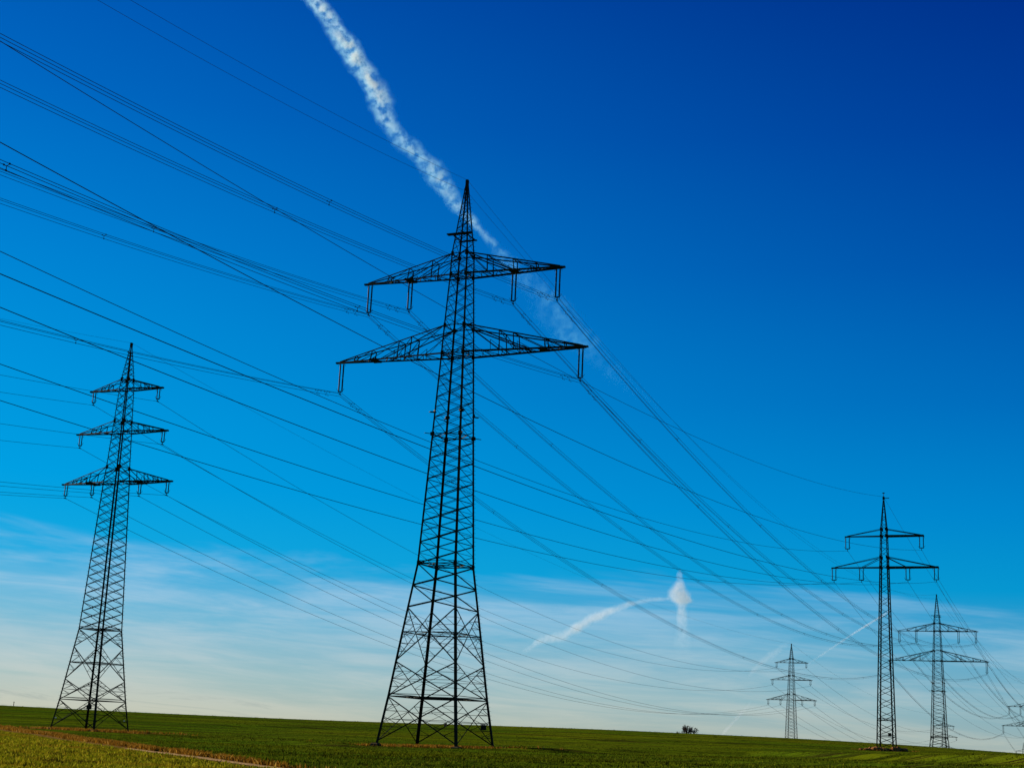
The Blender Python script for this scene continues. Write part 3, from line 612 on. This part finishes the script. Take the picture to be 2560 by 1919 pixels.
def blades(name, xy, per, hr, wr, lean, mat, kind='stuff', spread=.18):
    n = len(xy)*per; base = np.repeat(xy, per, 0)+rng.normal(0, spread, (n, 2)); z = ground(base[:, 0], base[:, 1])-.01
    h = rng.uniform(*hr, n); w = rng.uniform(*wr, n); th = rng.uniform(0, 2*np.pi, n); ln = rng.normal(0, lean, (n, 2))*h[:, None]
    dx = np.cos(th)*w/2; dy = np.sin(th)*w/2; V = np.empty((n, 4, 3))
    V[:, 0] = np.stack([base[:, 0]-dx, base[:, 1]-dy, z], 1); V[:, 1] = np.stack([base[:, 0]+dx, base[:, 1]+dy, z], 1)
    V[:, 2] = np.stack([base[:, 0]+dx*.7+ln[:, 0]*.5, base[:, 1]+dy*.7+ln[:, 1]*.5, z+h*.6], 1); V[:, 3] = np.stack([base[:, 0]+ln[:, 0], base[:, 1]+ln[:, 1], z+h], 1)
    me = bpy.data.meshes.new(name); me.vertices.add(4*n); me.vertices.foreach_set('co', V.reshape(-1).astype(np.float32))
    i0 = np.arange(n)*4; tri = np.stack([i0, i0+1, i0+2, i0, i0+2, i0+3], 1).reshape(-1)
    me.loops.add(6*n); me.loops.foreach_set('vertex_index', tri.astype(np.int32)); me.polygons.add(2*n)
    me.polygons.foreach_set('loop_start', (np.arange(2*n)*3).astype(np.int32)); me.update(calc_edges=True); me.validate()
    e_ = .25; gx = (ground(base[:, 0]+e_, base[:, 1])-ground(base[:, 0]-e_, base[:, 1]))/(2*e_); gy = (ground(base[:, 0], base[:, 1]+e_)-ground(base[:, 0], base[:, 1]-e_))/(2*e_)
    gn = np.repeat(np.stack([-gx, -gy, np.ones(n)], 1), 4, 0); at = me.attributes.new('ground_normal', 'FLOAT_VECTOR', 'POINT'); at.data.foreach_set('vector', gn.reshape(-1).astype(np.float32))
    me.materials.append(mat); o = bpy.data.objects.new(name, me); col.objects.link(o); tag(o, kind=kind); return o
def polar(n, r0, r1, a0, a1, p=1.0):
    u = rng.random(n); r = (r0**-p+(r1**-p-r0**-p)*u)**(-1/p); a = np.radians(rng.uniform(a0, a1, n)); return np.stack([r*np.sin(a), r*np.cos(a)], 1)
g_me = grass_mat('meadow_blades', [(0, (.07, .09, .003)), (.45, (.16, .175, .004)), (.75, (.24, .21, .006)), (1, (.36, .29, .02))], .35,
   (((.10, .16, 1), (0,0,0), .50, .64, .6, (.20, .115, .006, 1)), ((.9, .5, 1), (0,0,0), .54, .62, .85, (.022, .016, .003, 1)), ((3., 1.3, 1), (0,0,0), .54, .62, .75, (.03, .026, .003, 1)), ((3.2, 1.4, 1), (0,0,.5), .57, .66, .8, (.42, .38, .02, 1))))
g_fi = grass_mat('young_wheat_blades', [(0, (.045, .080, .003)), (.5, (.090, .140, .005)), (.85, (.150, .180, .006)), (1, (.24, .23, .012))], .15,
   (((.02, .02, 1), (0,0,0), .42, .62, .6, (.150, .145, .003, 1)), ((.012, .22, .3), ROWROT, .52, .60, .85, (.012, .014, .002, 1)), ((.05, .7, .3), ROWROT, .52, .62, .75, (.010, .016, .002, 1)), ((2.6, .9, 1), (0,0,0), .54, .62, .7, (.014, .022, .002, 1)), ((2.2, .8, 1), (0,0,0.4), .58, .66, .75, (.19, .20, .012, 1))), follow=True)
g_dr = grass_mat('dry_grass_blades', [(0, (.07, .028, .003)), (.4, (.19, .085, .008)), (.8, (.30, .15, .014)), (1, (.42, .25, .05))], .3)
xy = polar(26000, 45, 190, -23, 3, 1.2); t = track_dist(xy[:, 0], xy[:, 1]); cl = np.sin(xy[:, 0]*.9+np.sin(xy[:, 1]*.7)*2)*np.sin(xy[:, 1]*.55+xy[:, 0]*.2)
xy = xy[(t > .9) & (cl > -.55)]; blades('meadow_grass', xy, 5, (.05, .2), (.03, .085), .35, g_me)
xy = polar(42000, 55, 338, -21, 21, .8); t = track_dist(xy[:, 0], xy[:, 1]); bpv = bare_patch(xy[:, 0], xy[:, 1])
rowv = np.abs(((xy[:, 1]+xy[:, 0]*.105)/1.15) % 1-.5); trm = np.abs((xy[:, 1]+xy[:, 0]*.105-158.4+10.5) % 21-10.5); trm = np.abs(trm-.9); xy = xy[(trm > .42) & (t < -np.clip((np.hypot(xy[:, 0], xy[:, 1])-50)/40+.6, .8, 3.)) & (bpv < .5) & (rowv < .34)]; blades('young_wheat', xy, 4, (.08, .2), (.03, .08), .3, g_fi)
q0 = track_pt(.5, 2.); sgn = -1 if track_dist(np.array([q0.x]), np.array([q0.y]))[0] < 0 else 1
tt = rng.random(9000); off = -.5-np.abs(rng.normal(0, .75, 9000))
dxy = np.array([track_pt(a, sgn*o_)[:2] for a, o_ in zip(tt, off)])
t = track_dist(dxy[:, 0], dxy[:, 1]); 
rd = np.hypot(dxy[:, 0], dxy[:, 1]); keep = (rng.random(len(rd)) < np.clip((rd-55)/70, .12, 1)) & (t > -.35-np.clip((rd-50)/60, .15, 3))
dxy = dxy[(rd > 45) & keep & (t < -.3) & ((np.sin(dxy[:, 0]*1.7+np.sin(dxy[:, 1]*1.3)*2)+np.sin(dxy[:, 1]*.6)) > -.9)]
e1 = []
for k, n_, rx, ry in (('T1', 420, 7.5, 3.2), ('T2', 520, 7, 5), ('T3', 60, 3, 2)):
    q = rng.normal(0, .55, (n_, 2))*np.array([rx, ry])+np.array([FIT[k+'x'], FIT[k+'y']]); e1.append(q)
blades('dry_grass', np.vstack([dxy]+e1), 9, (.1, .36), (.04, .11), .34, g_dr, spread=.2)

# ------------------------------------------------------------------ stones at the narrow pylon, stake, tree
GS = 'stones heaped at the narrow pylon foot'
mats = []
def rock(x, y, s, label):
    mb = MB(); nv = 7; nu = 9; ph = rng.uniform(0, 6, 6)
    for a in range(1, nv):
        th = math.pi*a/nv
        for b_ in range(nu):
            fi = 2*math.pi*b_/nu; r = s*(1+.22*math.sin(3*th+ph[0])+.2*math.sin(2*fi+ph[1])+.12*math.sin(5*fi+ph[2]))
            mb.v.append((r*math.sin(th)*math.cos(fi)*1.25, r*math.sin(th)*math.sin(fi), r*math.cos(th)*.7))
    for a in range(nv-2):
        for b_ in range(nu): mb.f.append((a*nu+b_, (a+1)*nu+b_, (a+1)*nu+(b_+1) % nu, a*nu+(b_+1) % nu))
    mb.f.append(tuple(range(nu))); mb.f.append(tuple((nv-2)*nu+b_ for b_ in range(nu))[::-1])
    o = mb.build('stone', STONE, None, (x, y, gz(x, y)+s*.5)); tag(o, label, 'stone', GS)
x3, y3 = FIT['T3x'], FIT['T3y']
for dx, dy, s in ((-2.9,-1.6,.34),(-2.3,-2.0,.42),(-1.6,-1.9,.38),(-.9,-2.2,.3),(-3.6,-1.7,.22),(-.2,-2.1,.26),(.6,-2.2,.36),(1.3,-2.0,.4),(2.0,-1.9,.34),(-4.4,-1.6,.18),(2.5,-1.5,.28)):
    rock(x3+dx, y3+dy, s*1.35, 'rough pale stone in the heap at the narrow right pylon foot')
d = ray(34, 1762); k = 329/math.hypot(d.x, d.y); mb = MB(); mb.tube([(0,0,-.2),(0,0,.75)], .07, 6); mb.box((0,0,.8), (.2,.2,.12))
o = mb.build('stake', BARK, None, (d.x*k, d.y*k, gz(d.x*k, d.y*k))); tag(o, 'tiny dark stake on the hill crest at far left', 'post')
d = ray(1718, 1833); k = 346/math.hypot(d.x, d.y); tx, ty = d.x*k, d.y*k
tree = empty('bare_tree', (tx, ty, gz(tx, ty)-.3)); tag(tree, 'small bare leafless tree on the hill crest left of the far small pylon', 'tree')
trunk, twig = MB(), MB()
def branch(p, d, l, r, dep):
    q = p+d*l; mid = p+d*l*.5+Vector(rng.normal(0, .06*l, 3)); (trunk if dep < 2 else twig).tube([p, mid, q], [r, r*.85, max(r*.65, .012)], 5)
    if dep >= 6: return
    for _ in range(4 if dep < 2 else 3 if dep < 5 else 2):
        nd = (d+Vector(rng.normal(0, .55, 3))+Vector((0,0,.05))).normalized(); branch(p.lerp(q, rng.uniform(.35, 1)), nd, l*rng.uniform(.6, .85), max(r*.62, .016), dep+1)
tree.scale = (1.0, 1.0, 1.15)
for (ox, oy, lean, l, r, dp) in ((-.1,0,.05,.9,.14,0),(-.5,.2,-.35,.75,.11,1),(.15,-.1,.3,.8,.12,1),(1.3,.1,.3,.7,.10,1),(1.0,.2,-.2,.55,.09,2),(-1.0,.1,-.3,.5,.08,2),(-1.9,.1,-.3,.42,.06,2),(-2.2,0,.1,.36,.05,3)):
    branch(Vector((ox, oy, -.2)), Vector((lean, 0, 1)).normalized(), l, r, dp)
trunk.build('trunk', BARK, tree); twig.build('crown', BARK, tree)

# ------------------------------------------------------------------ sun and sky
SUN_AZ, SUN_EL = -63.0, 15.0
sd = bpy.data.lights.new('sun', 'SUN'); sd.energy = 5.0; sd.angle = R(.55); sd.color = (1.0, .90, .74)
so = bpy.data.objects.new('sun', sd); col.objects.link(so)
sv = Vector((math.sin(R(SUN_AZ))*math.cos(R(SUN_EL)), math.cos(R(SUN_AZ))*math.cos(R(SUN_EL)), math.sin(R(SUN_EL))))
so.rotation_euler = sv.to_track_quat('Z', 'Y').to_euler(); so.location = (-80, 40, 90)
wld = bpy.data.worlds.new('World'); scene.world = wld; wld.use_nodes = True; nt = wld.node_tree; nt.nodes.clear()
out = N(nt, 'OutputWorld'); bg = N(nt, 'Background'); STR = .1; bg.inputs[1].default_value = STR
sky = N(nt, 'TexSky'); sky.sky_type = 'NISHITA'; sky.sun_disc = False; sky.sun_elevation = R(SUN_EL); sky.sun_rotation = R(SUN_AZ)
tc = N(nt, 'TexCoord'); nv = N(nt, 'VectorMath'); nv.operation = 'NORMALIZE'; L(nt, tc.outputs['Generated'], nv.inputs[0]); sp = N(nt, 'SeparateXYZ'); L(nt, nv.outputs[0], sp.inputs[0])
X_, Y_, Z_ = sp.outputs
el = M(nt, 'MULTIPLY', M(nt, 'ARCSINE', Z_), 180/math.pi); az = M(nt, 'MULTIPLY', M(nt, 'ARCTAN2', X_, Y_), 180/math.pi)
def sk(e, r, g, b): return (max(0, min(1, (e+2)/47)), tuple(list(srgb(r, g, b))[:3]))
er = M(nt, 'MULTIPLY', M(nt, 'ADD', el, 2), 1/47, clamp=True)
left = ramp(nt, er, [sk(-2,176,186,170), sk(0.6,182,190,172), sk(2,160,192,192), sk(4,100,184,214), sk(6.2,20,172,226), sk(9,0,162,228), sk(13,0,150,222), sk(18,0,130,212), sk(23,0,106,196), sk(28,0,86,180), sk(45,0,46,130)])
right = ramp(nt, er, [sk(-2,146,164,165), sk(0.6,140,166,170), sk(2,112,168,186), sk(4,50,156,196), sk(6.2,4,146,204), sk(9,0,128,200), sk(13,0,100,182), sk(18,0,72,162), sk(23,0,53,146), sk(28,0,38,130), sk(45,0,28,100)])
grad = mixc(nt, smooth(nt, az, -34, 34), left, right)
# cirrus veil: streaks in direction space, strongest low on the left
cv = N(nt, 'CombineXYZ'); L(nt, M(nt, 'ADD', az, M(nt, 'MULTIPLY', el, -.6)), cv.inputs[0]); L(nt, M(nt, 'ADD', el, M(nt, 'MULTIPLY', az, .05)), cv.inputs[1])
c1 = noise(nt, cv.outputs[0], 1.0, 6, .6, (.055, .42, 1), dist=.6); c2 = noise(nt, cv.outputs[0], 1.0, 7, .68, (.13, 1.5, 1), dist=.7)
cl = M(nt, 'ADD', M(nt, 'MULTIPLY', c1, .58), M(nt, 'MULTIPLY', c2, .42))
topv = M(nt, 'ADD', 6.3, M(nt, 'MULTIPLY', az, -.022))
env = smooth(nt, M(nt, 'ADD', M(nt, 'SUBTRACT', topv, el), M(nt, 'MULTIPLY', M(nt, 'SUBTRACT', c1, .5), 5.0)), -.3, 1.5)
veil = M(nt, 'MULTIPLY', M(nt, 'ADD', .26, M(nt, 'MULTIPLY', smooth(nt, cl, .39, .62), .74)), env)
ccol = ramp(nt, er, [sk(-2,200,198,180), sk(.6,202,202,184), sk(2.5,188,204,206), sk(5,166,202,226), sk(9,140,194,230), sk(45,140,190,230)])
skyc = mixc(nt, M(nt, 'MULTIPLY', veil, M(nt, 'SUBTRACT', .74, M(nt, 'MULTIPLY', az, .007))), grad, ccol)
hz = M(nt, 'MULTIPLY', M(nt, 'MULTIPLY', smooth(nt, c2, .56, .68), smooth(nt, M(nt, 'MULTIPLY', el, -1), -1.9, -1.0)), .35)
skyc = mixc(nt, hz, skyc, srgb(130, 150, 152))
gain = 1/STR/(2**EXPO)
sc = N(nt, 'VectorMath'); sc.operation = 'SCALE'; L(nt, skyc, sc.inputs[0]); sc.inputs[3].default_value = gain
fin = mixc(nt, 1.0, sc.outputs[0], mixc(nt, 1.0, sky.outputs[0], (0, .006, .012, 1), 'MULTIPLY'), 'ADD')
L(nt, fin, bg.inputs[0]); L(nt, bg.outputs[0], out.inputs[0])

# ------------------------------------------------------------------ contrails and cloud (real volumes of ice haze, 8 km off)
DV = 8000.0
def float_curve(nt, x, pts):
    n = nt.nodes.new('ShaderNodeFloatCurve'); c = n.mapping.curves[0]
    while len(c.points) < len(pts): c.points.new(.5, .5)
    for p, (a, b) in zip(c.points, pts): p.location = (a, b); p.handle_type = 'AUTO'
    n.mapping.update(); nt.links.new(x, n.inputs['Value']); n.inputs['Factor'].default_value = 1; return n.outputs[0]
def vapour(name, px, axis, dens, label, cat, nscale, ncontrast, holes=1.0, aniso=.35, soft=1.0, wid=1.0, edge=(-1.35, -.15), tint=((.16, .62, .99), (.34, .74, 1), (.46, .70, 1))):
    P3 = []
    for u, v, hw, it in px:
        d = ray(u, v); P3.append((d.x/d.y*DV, d.z/d.y*DV, hw*wid/F*DV, it))
    x0, z0 = P3[len(P3)//2][0], P3[len(P3)//2][1]
    P3 = [(a-x0, b-z0, c, e) for a, b, c, e in P3]
    ti, oi = (1, 0) if axis == 'Z' else (0, 1)          # running coordinate, offset coordinate
    P3.sort(key=lambda p: p[ti]); t0, t1 = P3[0][ti], P3[-1][ti]; o0, o1 = min(p[oi] for p in P3), max(p[oi] for p in P3); rm = max(p[2] for p in P3)
    m, nt, out = new_mat(name+'_ice_haze')
    tc = N(nt, 'TexCoord'); s = N(nt, 'SeparateXYZ'); L(nt, tc.outputs['Object'], s.inputs[0]); X_, Y_, Z_ = s.outputs
    run, off = (Z_, X_) if axis == 'Z' else (X_, Z_)
    T = M(nt, 'DIVIDE', M(nt, 'SUBTRACT', run, t0), t1-t0, clamp=True)
    nrm = [((p[ti]-t0)/(t1-t0), (p[oi]-o0)/max(o1-o0, 1e-3), p[2]/rm, p[3]) for p in P3]
    cen = M(nt, 'ADD', M(nt, 'MULTIPLY', float_curve(nt, T, [(a, b) for a, b, c, e in nrm]), o1-o0), o0)
    rad = M(nt, 'MULTIPLY', float_curve(nt, T, [(a, c) for a, b, c, e in nrm]), rm)
    inten = float_curve(nt, T, [(a, e) for a, b, c, e in nrm])
    n1 = N(nt, 'TexNoise'); n1.inputs['Scale'].default_value = nscale/rm; n1.inputs['Detail'].default_value = 5; n1.inputs['Roughness'].default_value = .62; L(nt, tc.outputs['Object'], n1.inputs['Vector'])
    n2 = N(nt, 'TexNoise'); n2.inputs['Scale'].default_value = nscale*.38/rm; n2.inputs['Detail'].default_value = 3; L(nt, tc.outputs['Object'], n2.inputs['Vector'])
    FL = .4                                             # sheared flat: less deep than wide
    dxr = M(nt, 'DIVIDE', M(nt, 'SUBTRACT', off, cen), rad); dyr = M(nt, 'DIVIDE', Y_, M(nt, 'MULTIPLY', rad, FL))
    rr = M(nt, 'SQRT', M(nt, 'ADD', M(nt, 'MULTIPLY', dxr, dxr), M(nt, 'MULTIPLY', dyr, dyr)))
    rr = M(nt, 'ADD', rr, M(nt, 'MULTIPLY', M(nt, 'SUBTRACT', n2.outputs['Fac'], .5), 1.5*soft))
    rr = M(nt, 'ADD', rr, M(nt, 'MULTIPLY', M(nt, 'SUBTRACT', n1.outputs['Fac'], .5), .8*soft))
    core = smooth(nt, M(nt, 'MULTIPLY', rr, -1), *edge)
    puff = smooth(nt, n1.outputs['Fac'], .5-ncontrast, .5+ncontrast)
    body = M(nt, 'MULTIPLY', core, M(nt, 'ADD', 1-holes, M(nt, 'MULTIPLY', puff, holes)))
    dn = M(nt, 'MULTIPLY', body, M(nt, 'MULTIPLY', inten, dens/rm/FL))
    vs = N(nt, 'VolumeScatter'); vs.inputs['Anisotropy'].default_value = aniso; L(nt, dn, vs.inputs['Density'])
    L(nt, ramp(nt, M(nt, 'MULTIPLY', body, inten), [(.0, tint[0]), (.25, tint[1]), (.8, tint[2])]), vs.inputs['Color'])
    L(nt, vs.outputs[0], out.inputs['Volume'])
    m.cycles.volume_step_rate = .03
    mb = MB(); n = 10; K = 24
    Ta = np.array([p[ti] for p in P3]); Oa = np.array([p[oi] for p in P3]); Ra = np.array([p[2] for p in P3])
    for k in range(K+1):
        t = t0+(t1-t0)*k/K; o = float(np.interp(t, Ta, Oa)); r = float(np.interp(t, Ta, Ra))*1.9+rm*.25
        for q in range(n):
            a = 2*math.pi*q/n; oo = o+r*1.15*math.cos(a); yy = r*.55*math.sin(a); mb.v.append((oo, yy, t) if axis == 'Z' else (t, yy, oo))
    for k in range(K):
        for q in range(n): mb.f.append((k*n+q, k*n+(q+1) % n, (k+1)*n+(q+1) % n, (k+1)*n+q))
    mb.f.append(tuple(range(n))[::-1]); mb.f.append(tuple(K*n+q for q in range(n)))
    if axis == 'X': mb.f = [f[::-1] for f in mb.f]
    o = mb.build(name, m, None, (x0, DV, z0)); tag(o, label, cat); return o
vapour('contrail', [(752,-60,20,1),(783,0,21,1),(828,55,24,1),(868,113,25,1),(926,203,25,1),(954,255,23,.9),(960,294,22,.65),(994,335,24,.6),(1022,365,26,.6),(1052,392,26,.6),(1084,425,25,.65),(1114,476,22,.7),(1147,522,19,.65),(1186,558,14,.6),(1228,606,13,.5),(1268,645,26,.16),(1302,690,34,.09),(1372,755,38,.10),(1424,830,40,.11),(1475,885,34,.05),(1560,960,26,.02),(1650,1032,18,.0)],
       'Z', 1.85, 'broad white contrail falling diagonally behind the tallest pylon tip', 'contrail', 2.4, .10, .92, soft=.95, wid=1.4, edge=(-1.4, .1))
vapour('cloud', [(1699,1424,3,.3),(1699,1432,7,.5),(1699,1446,10,.6),(1699,1454,15,.8),(1698,1468,22,1),(1699,1485,27,1),(1702,1498,32,.95),(1702,1506,26,.85),(1702,1514,19,.8),(1702,1536,17,.7),(1704,1562,18,.4),(1706,1600,22,.12),(1706,1640,22,0)],
       'Z', 1.15, 'small upright white puff of cloud low above the horizon', 'cloud', 1.9, .17, .62, soft=1.0, edge=(-1.15, -.4), tint=((.55, .68, .92), (.7, .78, .95), (.86, .88, 1)))
vapour('contrail', [(1300,1632,6,.0),(1322,1620,9,.4),(1345,1604,10,.6),(1408,1588,13,.7),(1446,1566,15,.9),(1487,1544,14,.9),(1534,1525,11,.8),(1581,1508,8,.8),(1630,1499,6,.8),(1672,1496,5,.8)],
       'X', .7, 'feathery white streak curving left from the upright puff of cloud', 'contrail', 1.3, .3, .6, tint=((.55, .68, .92), (.7, .78, .95), (.86, .88, 1)))
vapour('contrail', [(2020,1658,3.5,.15),(2034,1649,3.5,.25),(2129,1586,3.6,.7),(2164,1564,3.6,.9),(2222,1528,3.6,1)],
       'X', .38, 'short thin straight trail slanting up behind the narrow right pylon', 'contrail', .6, .4, .3, tint=((.55, .68, .92), (.7, .78, .95), (.86, .88, 1)))
vapour('contrail', [(1796,1848,3,.0),(1812,1828,5,.5),(1840,1796,5,.5),(1880,1752,4,.0)], 'X', .3, 'faint pale streak rising from the hill between bare tree and far small pylon', 'contrail', .8, .4, .4, wid=1.5, tint=((.55, .68, .92), (.7, .78, .95), (.86, .88, 1)))
vapour('contrail', [(1870,1690,4,.0),(1890,1668,7,.5),(1930,1636,8,.5),(1975,1606,5,.0)], 'X', .3, 'faint pale wisp just left of the far small pylon peak', 'contrail', .8, .4, .4, wid=1.5, tint=((.55, .68, .92), (.7, .78, .95), (.86, .88, 1)))

# ------------------------------------------------------------------ render settings
scene.view_settings.view_transform = 'Standard'; scene.view_settings.look = 'None'; scene.view_settings.exposure = EXPO; scene.view_settings.gamma = 1
scene.cycles.volume_bounces = 1; scene.cycles.max_bounces = 6; scene.cycles.transparent_max_bounces = 16
